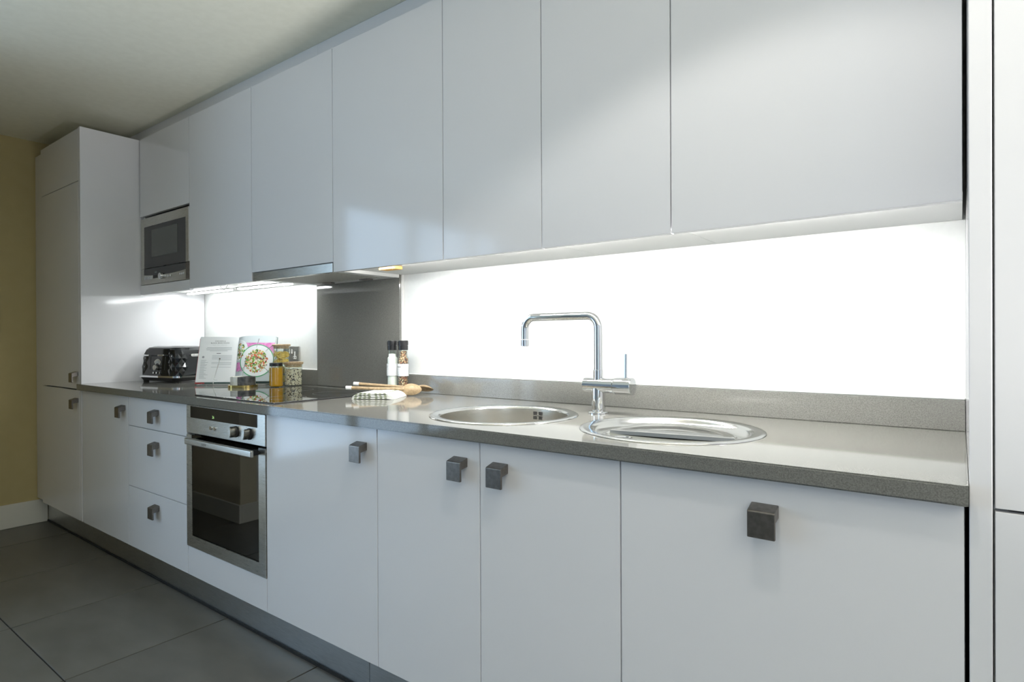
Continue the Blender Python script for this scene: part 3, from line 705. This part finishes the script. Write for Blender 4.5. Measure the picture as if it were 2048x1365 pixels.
# left page: x measured leftwards from the spine
def wline(s, size, xc, z, m='print', sp=1.25):
    tm = text(s, size, sp)
    for v in tm.verts:
        x = xc+v.co.x; v.co = Vector((x, yl(min(1, max(0, -x/PW/.985)))-.0006, z+v.co.y))
    obj('title_print', put(tm), m, pl_, 0, local=True)
wline('CHICKEN &', .0085, -.092, .226); wline('BLACK BEAN SAUCE', .0085, -.092, .2155)
wline('SERVES 4     PREP 10     COOK 15 MINS', .0038, -.092, .204, 'greyprint', 1.1)
for i, (a, b) in enumerate([(.03, .155), (.03, .160), (.03, .158), (.05, .14)]): strip(-1, yl, a, b, .1905-.0062*i, .1925-.0062*i, 'greyprint', pl_, 'text_line', .0006)
strip(-1, yl, .082, .104, .158, .1605, 'print', pl_, 'text_line', .0006, 2)
for i in range(14):
    zz = .147-.0062*i
    if i in (5, 9): continue
    if i < 11: strip(-1, yl, .025, .125-(.03 if i in (4, 8) else 0), zz, zz+.0018, 'greyprint', pl_, 'text_line', .0006)
for i in range(17): strip(-1, yl, .178-random.uniform(.018, .045), .180, .122-.0060*i, .1238-.0060*i, 'greyprint', pl_, 'text_line', .0006, 2)
onpage(-1, yl, [(.170+.006*math.cos(2*PI*k/14), .140+.006*math.sin(2*PI*k/14)) for k in range(14)], 'fork', pl_, 'round_mark', .0006)
strip(-1, yl, .085, .100, .016, .0175, 'greyprint', pl_, 'text_line', .0006, 2)
# right page photo
strip(1, yr, .020, .194, .150, .212, 'pink', pr_, 'cloth_print', .0007, 20); strip(1, yr, .004, .194, .060, .108, 'pink', pr_, 'cloth_print', .0007, 24)
def disc(cx, cz, rx, rz_, m, nm, off, x0=.003, x1=.1945, n=28):
    xa, xb = max(x0, cx-rx), min(x1, cx+rx); bm = bmesh.new(); prev = None
    for k in range(n+1):
        x = (xa+xb)/2-(xb-xa)/2*math.cos(PI*k/n); h_ = rz_*math.sqrt(max(0, 1-((x-cx)/rx)**2))+1e-5
        y = yr(x/PW/.985)-off; v = (bm.verts.new((x, y, cz-h_)), bm.verts.new((x, y, cz+h_)))
        if prev: bm.faces.new((prev[0], v[0], v[1], prev[1]))
        prev = v
    return obj(nm, put(bm), m, pr_, 0, local=True)
disc(.004, .175, .055, .058, 'plate', 'plate_print', .0009)
disc(.110, .115, .086, .088, 'platerim', 'plate_rim_print', .0010)
disc(.110, .115, .0815, .0835, 'plate', 'plate_print', .0013)
rnd = random.Random(3)
def bits(cx, cz, rr, n, off, nm):
    groups = {}
    for k in range(n):
        a, q = rnd.uniform(0, 2*PI), math.sqrt(rnd.random()); x, z = cx+rr*q*math.cos(a), cz+rr*1.08*q*math.sin(a)
        if x < .004: continue
        ln, wd, an = rnd.uniform(.006, .015), rnd.uniform(.002, .0045), rnd.uniform(0, PI); c = rnd.choice([0, 1, 2, 3, 4, 4, 5, 6, 0, 1])
        bm = groups.setdefault(c, bmesh.new()); o2 = off+k*.0000035
        vs = []
        for sx, sz in ((-1, -.6), (0, -1), (1, -.6), (1, .6), (0, 1), (-1, .6)):
            px_, pz = x+sx*ln/2*math.cos(an)-sz*wd*math.sin(an), z+sx*ln/2*math.sin(an)+sz*wd*math.cos(an)
            px_ = max(.003, px_); vs.append(bm.verts.new((px_, yr(px_/PW/.985)-o2, pz)))
        try: bm.faces.new(vs)
        except ValueError: pass
    for c, bm in groups.items(): obj(nm, put(bm), 'salad%d' % c, pr_, 0, local=True, kind='stuff')
bits(.108, .112, .056, 330, .0016, 'salad_print'); bits(.004, .170, .040, 130, .0014, 'salad_print')
def fork(x0, z0, x1, z1, off=.0030):
    d = Vector((x1-x0, z1-z0)); n_ = Vector((-d.y, d.x)).normalized(); a = Vector((x0, z0)); b = Vector((x1, z1))
    onpage(1, yr, [tuple(a+n_*.0008), tuple(b+n_*.0024), tuple(b+d.normalized()*.003), tuple(b-n_*.0024), tuple(a-n_*.0008)], 'fork', pr_, 'fork_print', off)
fork(.055, .085, .022, .058); fork(.150, .080, .182, .048); fork(.103, .185, .112, .232); fork(.150, .165, .185, .200)
# wire stand
st = thing('book_stand', 'thin wire stand holding the open cookbook', 'stand', (bc.x, bc.y, ZT), BA)
def wire(pts, rr, nm): return obj(nm, tube(bmesh.new(), pts, rr, 8), 'chrome', st, 60, local=True)
Lp = lambda x, y, z: (LEAN @ Vector((x, y, z)))+Vector((0, 0, .008))
wire([(-.17, -.046, .0045), (.17, -.046, .0045)], .0018, 'ledge_wire')
for x in (-.17, .17): wire([(x, -.046, .0045), (x, .008, .0045), Lp(x, .0065, .05), Lp(x, .0065, .19)], .0018, 'back_wire')
for x in (-.12, .12): wire([(x, -.046, .0045), (x, -.055, .0022)], .0018, 'foot')
for x, a in ((-.083, .014), (.055, .006)):
    wire([(x, -.046, .0045), (x, -.060, .012), (x+a*.3, -.044, .055), (x+a, -.012, .133)], .0019, 'page_arm')
    obj('arm_tip', lathe(bmesh.new(), [(0, -.0042), (.003, -.003), (.0042, 0), (.003, .003), (0, .0042)], (x+a, -.012, .1365), 12), 'nickel', st, 60, local=True)

# ------------------------------------------------------------------ salt cellar set
SA = math.radians(33)
cc = (-2.826, .372)
def rrect(hw, hd, rad, z, n=8): return ring(hw, hd, rad, z, n)
def halfblock(sgn):
    pts = []; rr = .052
    for i in range(17):
        a = -PI/2+PI*i/16; pts.append((sgn*(rr*math.cos(a)*1.12+.0006), rr*math.sin(a)))
    return pts
tr_ = thing('brass_tray', 'small brass tray under the two marble salt cellars', 'tray', (*cc, ZT), SA)
obj('tray', slab(lambda z: ring(.065, .056, .045, z), .0004, .0125), 'brass', tr_, 40, local=True)
for sgn, m, lab in ((-1, 'marblew', 'white marble salt cellar on the brass tray'), (1, 'marbleg', 'dark grey marble salt cellar on the brass tray')):
    e = thing('salt_cellar', lab, 'salt cellar', (cc[0], cc[1], ZT+.0128), SA)
    bm = bmesh.new(); o_ = halfblock(sgn); i2 = [(sgn*.008+(x-sgn*.008)*.80, y*.80) for x, y in o_]
    lo_ = [bm.verts.new((x, y, 0)) for x, y in o_]; hi_ = [bm.verts.new((x, y, .040)) for x, y in o_]
    ih = [bm.verts.new((x, y, .040)) for x, y in i2]; il = [bm.verts.new((x, y, .010)) for x, y in i2]; n = len(o_)
    for a, b in ((lo_, hi_), (hi_, ih), (ih, il)):
        for i in range(n): bm.faces.new((a[i], a[(i+1) % n], b[(i+1) % n], b[i]))
    bm.faces.new(lo_[::-1]); bm.faces.new(il)
    obj('pot', bm, m, e, 40, local=True)
    s_ = bmesh.new(); vs = [s_.verts.new((x, y, .027)) for x, y in i2]; s_.faces.new(vs); obj('contents', s_, 'salt' if sgn < 0 else 'pepper', e, 0, local=True)

# ------------------------------------------------------------------ jars
def glassjar(root, c, rad, hgt, neck=None, th=.002):
    pr = [(0, .0005), (rad-.004, .0005), (rad, .005), (rad, hgt-(.016 if neck else 0))]
    if neck: pr += [(rad-.002, hgt-.011), (neck, hgt-.006), (neck, hgt)]
    pr += [((neck or rad)-th, hgt), ((neck or rad)-th, hgt-.006)]
    if neck: pr += [(rad-.002-th, hgt-.013)]
    pr += [(rad-th, hgt-.018 if neck else hgt-.01), (rad-th, .007), (rad-.006, .004), (0, .004)]
    return obj('glass', lathe(bmesh.new(), pr, (*c, ZT), 40), 'glass', root)
hj = (-2.695, .470)
ho = thing('honey_jar', 'glass jar of golden honey with a black lid', 'jar', (*hj, ZT))
glassjar(ho, hj, .0335, .112, .0290)
obj('honey', lathe(bmesh.new(), [(0, .0045), (.0285, .0045), (.0312, .008), (.0312, .093), (.029, .0965), (0, .0965)], (*hj, ZT), 40), 'honey', ho)
obj('lid', lathe(bmesh.new(), [(.0292, .104), (.0310, .104), (.0310, .1185), (.0295, .1200), (0, .1200)], (*hj, ZT), 40), 'black', ho)
bj = (-2.700, .568)
bo = thing('bean_jar', 'glass storage jar of speckled beans with a wooden lid', 'jar', (*bj, ZT))
glassjar(bo, bj, .0440, .108)
def pile(c, rad, z0, z1, size, n, seed, shape=1.5):
    bm = bmesh.new(); rn = random.Random(seed)
    for k in range(n):
        a = rn.uniform(0, 2*PI); q = rad*(1-.10*rn.random()) if k < n*.8 else rad*math.sqrt(rn.random())
        z = rn.uniform(z0, z1) if k < n*.8 else z1-rn.random()*size
        d = Vector((rn.gauss(0, 1), rn.gauss(0, 1), rn.gauss(0, 1))).normalized(); s = size*rn.uniform(.85, 1.15)
        mm = Matrix.Translation((c[0]+q*math.cos(a), c[1]+q*math.sin(a), z)) @ d.to_track_quat('Z', 'Y').to_matrix().to_4x4() @ Matrix.Diagonal((s, s, s*shape, 1))
        bmesh.ops.create_icosphere(bm, subdivisions=1, radius=.5, matrix=mm)
    return bm
bb = pile(bj, .0385, ZT+.009, ZT+.084, .0058, 1500, 5)
lathe(bb, [(0, .006), (.037, .006), (.037, .083), (0, .083)], (*bj, ZT), 24)
obj('beans', bb, 'bean', bo, 60, kind='stuff')
obj('lid', lathe(bmesh.new(), [(0, .094), (.040, .094), (.0415, .1085), (.0465, .1090), (.0490, .118), (.0485, .1205), (.044, .1205), (.036, .116), (0, .1155)], (*bj, ZT), 44), 'wood', bo)
pj = (-2.793, .560)
po = thing('pasta_jar', 'tall glass jar of yellow pasta nests with a wooden lid', 'jar', (*pj, ZT))
glassjar(po, pj, .0410, .200)
rn = random.Random(11)
for k, (ox, oy, oz) in enumerate([(-.014, -.010, .030), (.015, .008, .032), (-.010, .012, .075), (.013, -.011, .080), (-.014, -.009, .120), (.014, .009, .122), (-.014, .010, .152), (.014, -.010, .150), (-.006, -.016, .160), (.006, .016, .158)]):
    nb = bmesh.new()
    for q in range(15):
        ax = Vector((rn.gauss(0, .6), rn.gauss(0, .6), 1)).normalized(); x_, y_ = frame_of(ax); rad_ = rn.uniform(.010, .0215)
        pts = [Vector((pj[0]+ox, pj[1]+oy, ZT+oz))+x_*rad_*math.cos(a)+y_*rad_*math.sin(a)+ax*rn.uniform(-.003, .003) for a in [2*PI*i/14 for i in range(15)]]
        for p in pts:
            d = Vector((p.x-pj[0], p.y-pj[1])); 
            if d.length > .0365: d = d.normalized()*.0365; p.x, p.y = pj[0]+d.x, pj[1]+d.y
        tube(nb, pts, .0026, 5, caps=False)
    obj('pasta_nest', nb, 'pasta', po, 60)
obj('lid', lathe(bmesh.new(), [(0, .188), (.0375, .188), (.0375, .2005), (.0440, .2008), (.0450, .203), (.0450, .2085), (.0430, .2105), (0, .2105)], (*pj, ZT), 40), 'wood', po)

# ------------------------------------------------------------------ salt and pepper grinders
def grinder(c, word, fill, lab, ang):
    e = thing('grinder_bottle', lab, 'grinder', (*c, ZT))
    R_ = .0232
    obj('bottle', lathe(bmesh.new(), [(0, .0005), (R_-.002, .0005), (R_, .003), (R_, .150), (R_-.001, .154), (.0185, .160), (.0180, .186), (.0165, .186), (.0168, .160), (.0215, .153), (.0215, .004), (0, .003)], (*c, ZT), 36), 'glass', e)
    if fill == 'salt':
        obj('salt', lathe(bmesh.new(), [(0, .0035), (.0208, .0035), (.0208, .152), (.0160, .158), (.0155, .170), (0, .172)], (*c, ZT), 32), 'salt', e)
    else:
        pb = pile(c, .0185, ZT+.006, ZT+.150, .0050, 700, 9, 1.0); pp = pile(c, .0135, ZT+.150, ZT+.182, .0048, 120, 4, 1.0)
        me_ = bpy.data.meshes.new('x'); pp.to_mesh(me_); pp.free(); pb.from_mesh(me_); bpy.data.meshes.remove(me_)
        lathe(pb, [(0, .005), (.0175, .005), (.0175, .150), (.0125, .156), (.0125, .180), (0, .181)], (*c, ZT), 20)
        obj('peppercorns', pb, 'pepper', e, 60, kind='stuff')
    lb_ = obj('paper_label', lathe(bmesh.new(), [(R_+.0002, .076), (R_+.0006, .076), (R_+.0006, .128), (R_+.0002, .128)], (*c, ZT), 40), 'paper', e)
    def wrap(s, size, z, a0, m='print'):
        tm = text(s, size, 1.05)
        for v in tm.verts:
            a = a0+v.co.x/R_; v.co = Vector((c[0]+(R_+.0009)*math.cos(a), c[1]+(R_+.0009)*math.sin(a), ZT+z+v.co.y))
        obj('lettering', tm, m, lb_, 0)
    wrap(word, .0105, .1145, ang); wrap('SEA SALT GRINDER' if fill == 'salt' else 'THE MIXED BLEND', .0034, .105, ang, 'greyprint')
    wrap('NET 325 G' if fill == 'salt' else 'NET 140 G', .0036, .082, ang, 'greyprint')
    cp_ = obj('cap', lathe(bmesh.new(), [(.0165, .1865), (.0205, .1865), (.0210, .188), (.0210, .205), (.0200, .2058), (.0200, .2072), (.0212, .208), (.0216, .225), (.0200, .2275), (0, .2275)], (*c, ZT), 36), 'black', e)
    for k in range(12):
        a = 2*PI*k/12; rb = box(-.0012, .0012, .0200, .0222, .209, .224); rb.transform(Matrix.Translation((c[0], c[1], ZT)) @ Matrix.Rotation(a, 4, 'Z')); obj('cap_rib', rb, 'black', cp_, 0)
grinder((-1.966, .572), 'SALT', 'salt', 'black capped glass bottle of white salt behind the wooden spoons', math.radians(-118))
grinder((-1.907, .580), 'PEPPER', 'pepper', 'black capped glass bottle of mixed peppercorns behind the wooden spoons', math.radians(-110))

# ------------------------------------------------------------------ folded tea towel and wooden spoons
TW = math.radians(28)
tw = thing('tea_towel', 'folded white tea towel with green checks under the wooden spoons', 'towel', (-1.895, .300, ZT), TW)
TWD, TDP = .172, .150
def sheet(z0, z1, th, wob, seed, x0=0, x1=TWD, m='towel'):
    bm = bmesh.new(); rn = random.Random(seed); nx, ny = 18, 14; G = []
    for i in range(nx+1):
        for j in range(ny+1):
            s, t = i/nx, j/ny; x = x0+(x1-x0)*s; y = TDP*t
            prof = min(1, math.sin(PI*min(1, max(0, s)))*1.9+.12)
            z = z0+(z1-z0)*prof+wob*math.sin(7*s+seed)*math.cos(3.5*t+seed)*prof
            G.append((x, y, z))
    top = [bm.verts.new(p) for p in G]; bot = [bm.verts.new((p[0], p[1], max(.0006, p[2]-th))) for p in G]
    id_ = lambda i, j: i*(ny+1)+j
    for i in range(nx):
        for j in range(ny):
            bm.faces.new((top[id_(i, j)], top[id_(i+1, j)], top[id_(i+1, j+1)], top[id_(i, j+1)])); bm.faces.new((bot[id_(i, j)], bot[id_(i, j+1)], bot[id_(i+1, j+1)], bot[id_(i+1, j)]))
    for i in range(nx):
        for j in (0, ny): bm.faces.new((top[id_(i, j)], top[id_(i+1, j)], bot[id_(i+1, j)], bot[id_(i, j)]))
    for j in range(ny):
        for i in (0, nx): bm.faces.new((top[id_(i, j)], top[id_(i, j+1)], bot[id_(i, j+1)], bot[id_(i, j)]))
    return bm, G, nx, ny
layers = [(.0030, .0065, .0042, .0006, 1, .0, TWD), (.0058, .0125, .0038, .0010, 2, .004, TWD-.002), (.0088, .0185, .0038, .0010, 3, .002, TWD-.004), (.0115, .0250, .0042, .0012, 4, .006, TWD-.008)]
for z0, z1, th, wob, sd, xa, xb in layers:
    bm, G, nx, ny = sheet(z0, z1, th, wob, sd, xa, xb); ly = obj('fold_layer', bm, 'towel', tw, 60, local=True)
    # woven green bars along the front fold edge of each layer
    for k in range(7):
        i0 = 1+int(k*(nx-2)/7); pts = []
        for i in (i0, i0+1):
            x, y, z = G[i*(ny+1)]; pts.append((x, y-.0006, z, th))
        bm2 = bmesh.new(); (xa_, ya, za, _), (xb_, yb, zb, _) = pts
        prism(bm2, [(xa_, ya, za-th*.15), (xb_, yb, zb-th*.15), (xb_, yb, zb-th*.85), (xa_, ya, za-th*.85)], (0, .0009, 0))
        obj('woven_bar', bm2, 'towelcheck', ly, 0, local=True)
top = layers[-1]; bm, G, nx, ny = sheet(*top[:5], top[5], top[6])
bm.free(); stb = bmesh.new()
for i0 in (2, 8, 14):
    for j in range(ny):
        q = [G[i0*(ny+1)+j], G[(i0+1)*(ny+1)+j], G[(i0+1)*(ny+1)+j+1], G[i0*(ny+1)+j+1]]
        if i0 != 14: q = [q[0], tuple(Vector(q[0]).lerp(Vector(q[1]), .3)), tuple(Vector(q[3]).lerp(Vector(q[2]), .3)), q[3]]
        stb.faces.new([stb.verts.new((a, b, c+.0005)) for a, b, c in q])
obj('woven_stripe', stb, 'towelcheck', tw, 0, local=True)

def spoon(tip, bowl, lab, roll=0):
    tip, bowl = Vector(tip), Vector(bowl); d = (bowl-tip).normalized(); L_ = (bowl-tip).length
    up_ = Vector((0, 0, 1)); side = d.cross(up_).normalized(); nrm = side.cross(d)
    e = thing('wooden_spoon', lab, 'spoon', tuple(bowl+Vector((0, 0, -.02))))
    def P_(s, a, h_): return tip+d*s+side*a+nrm*h_
    hl = L_-.030
    pts = [P_(s*hl, 0, 0) for s in [0, .1, .3, .5, .7, .85, 1]]
    obj('handle', tube(bmesh.new(), pts, [.0072, .0072, .0068, .0062, .0060, .0066, .0085], 14), 'spoon', e, 60)
    obj('dipped_end', tube(bmesh.new(), [P_(-.0015, 0, 0), P_(-.0005, 0, 0), P_(.022, 0, 0), P_(.0225, 0, 0)], [.0060, .0080, .0080, .0075], 16), 'whitepaint', e, 40)
    bm = bmesh.new(); n, m_ = 24, 7; inner = []; outer = []
    for k in range(m_+1):
        q = k/m_; rowi, rowo = [], []
        for i in range(n):
            a = 2*PI*i/n; x, y = .040*q*math.cos(a), .0255*q*math.sin(a)*(1-.12*math.cos(a))
            rowo.append(bm.verts.new(P_(L_+x, y, -.0165*(1-q*q)+.002))); rowi.append(bm.verts.new(P_(L_+x*.93, y*.93, -.0115*(1-q*q)+.0035)))
        outer.append(rowo); inner.append(rowi)
    for R_ in (inner, outer):
        for a, b in zip(R_[1:], R_[2:]):
            for i in range(n): bm.faces.new((a[i], a[(i+1) % n], b[(i+1) % n], b[i]))
        bm.faces.new(R_[1])
        bmesh.ops.delete(bm, geom=R_[0], context='VERTS')
    for i in range(n): bm.faces.new((outer[-1][i], outer[-1][(i+1) % n], inner[-1][(i+1) % n], inner[-1][i]))
    if roll:
        c = tip+d*L_; bm.transform(Matrix.Translation(c) @ Matrix.Rotation(roll, 4, d) @ Matrix.Translation(-c))
    obj('bowl', bm, 'spoon', e, 60)
spoon((-2.005, .358, .9425), (-1.800, .528, .9345), 'wooden spoon with a white dipped end resting along the towel front', math.radians(-115))
spoon((-2.034, .420, .9545), (-1.790, .588, .9340), 'wooden spoon with a white dipped end lying behind the other spoon', math.radians(150))
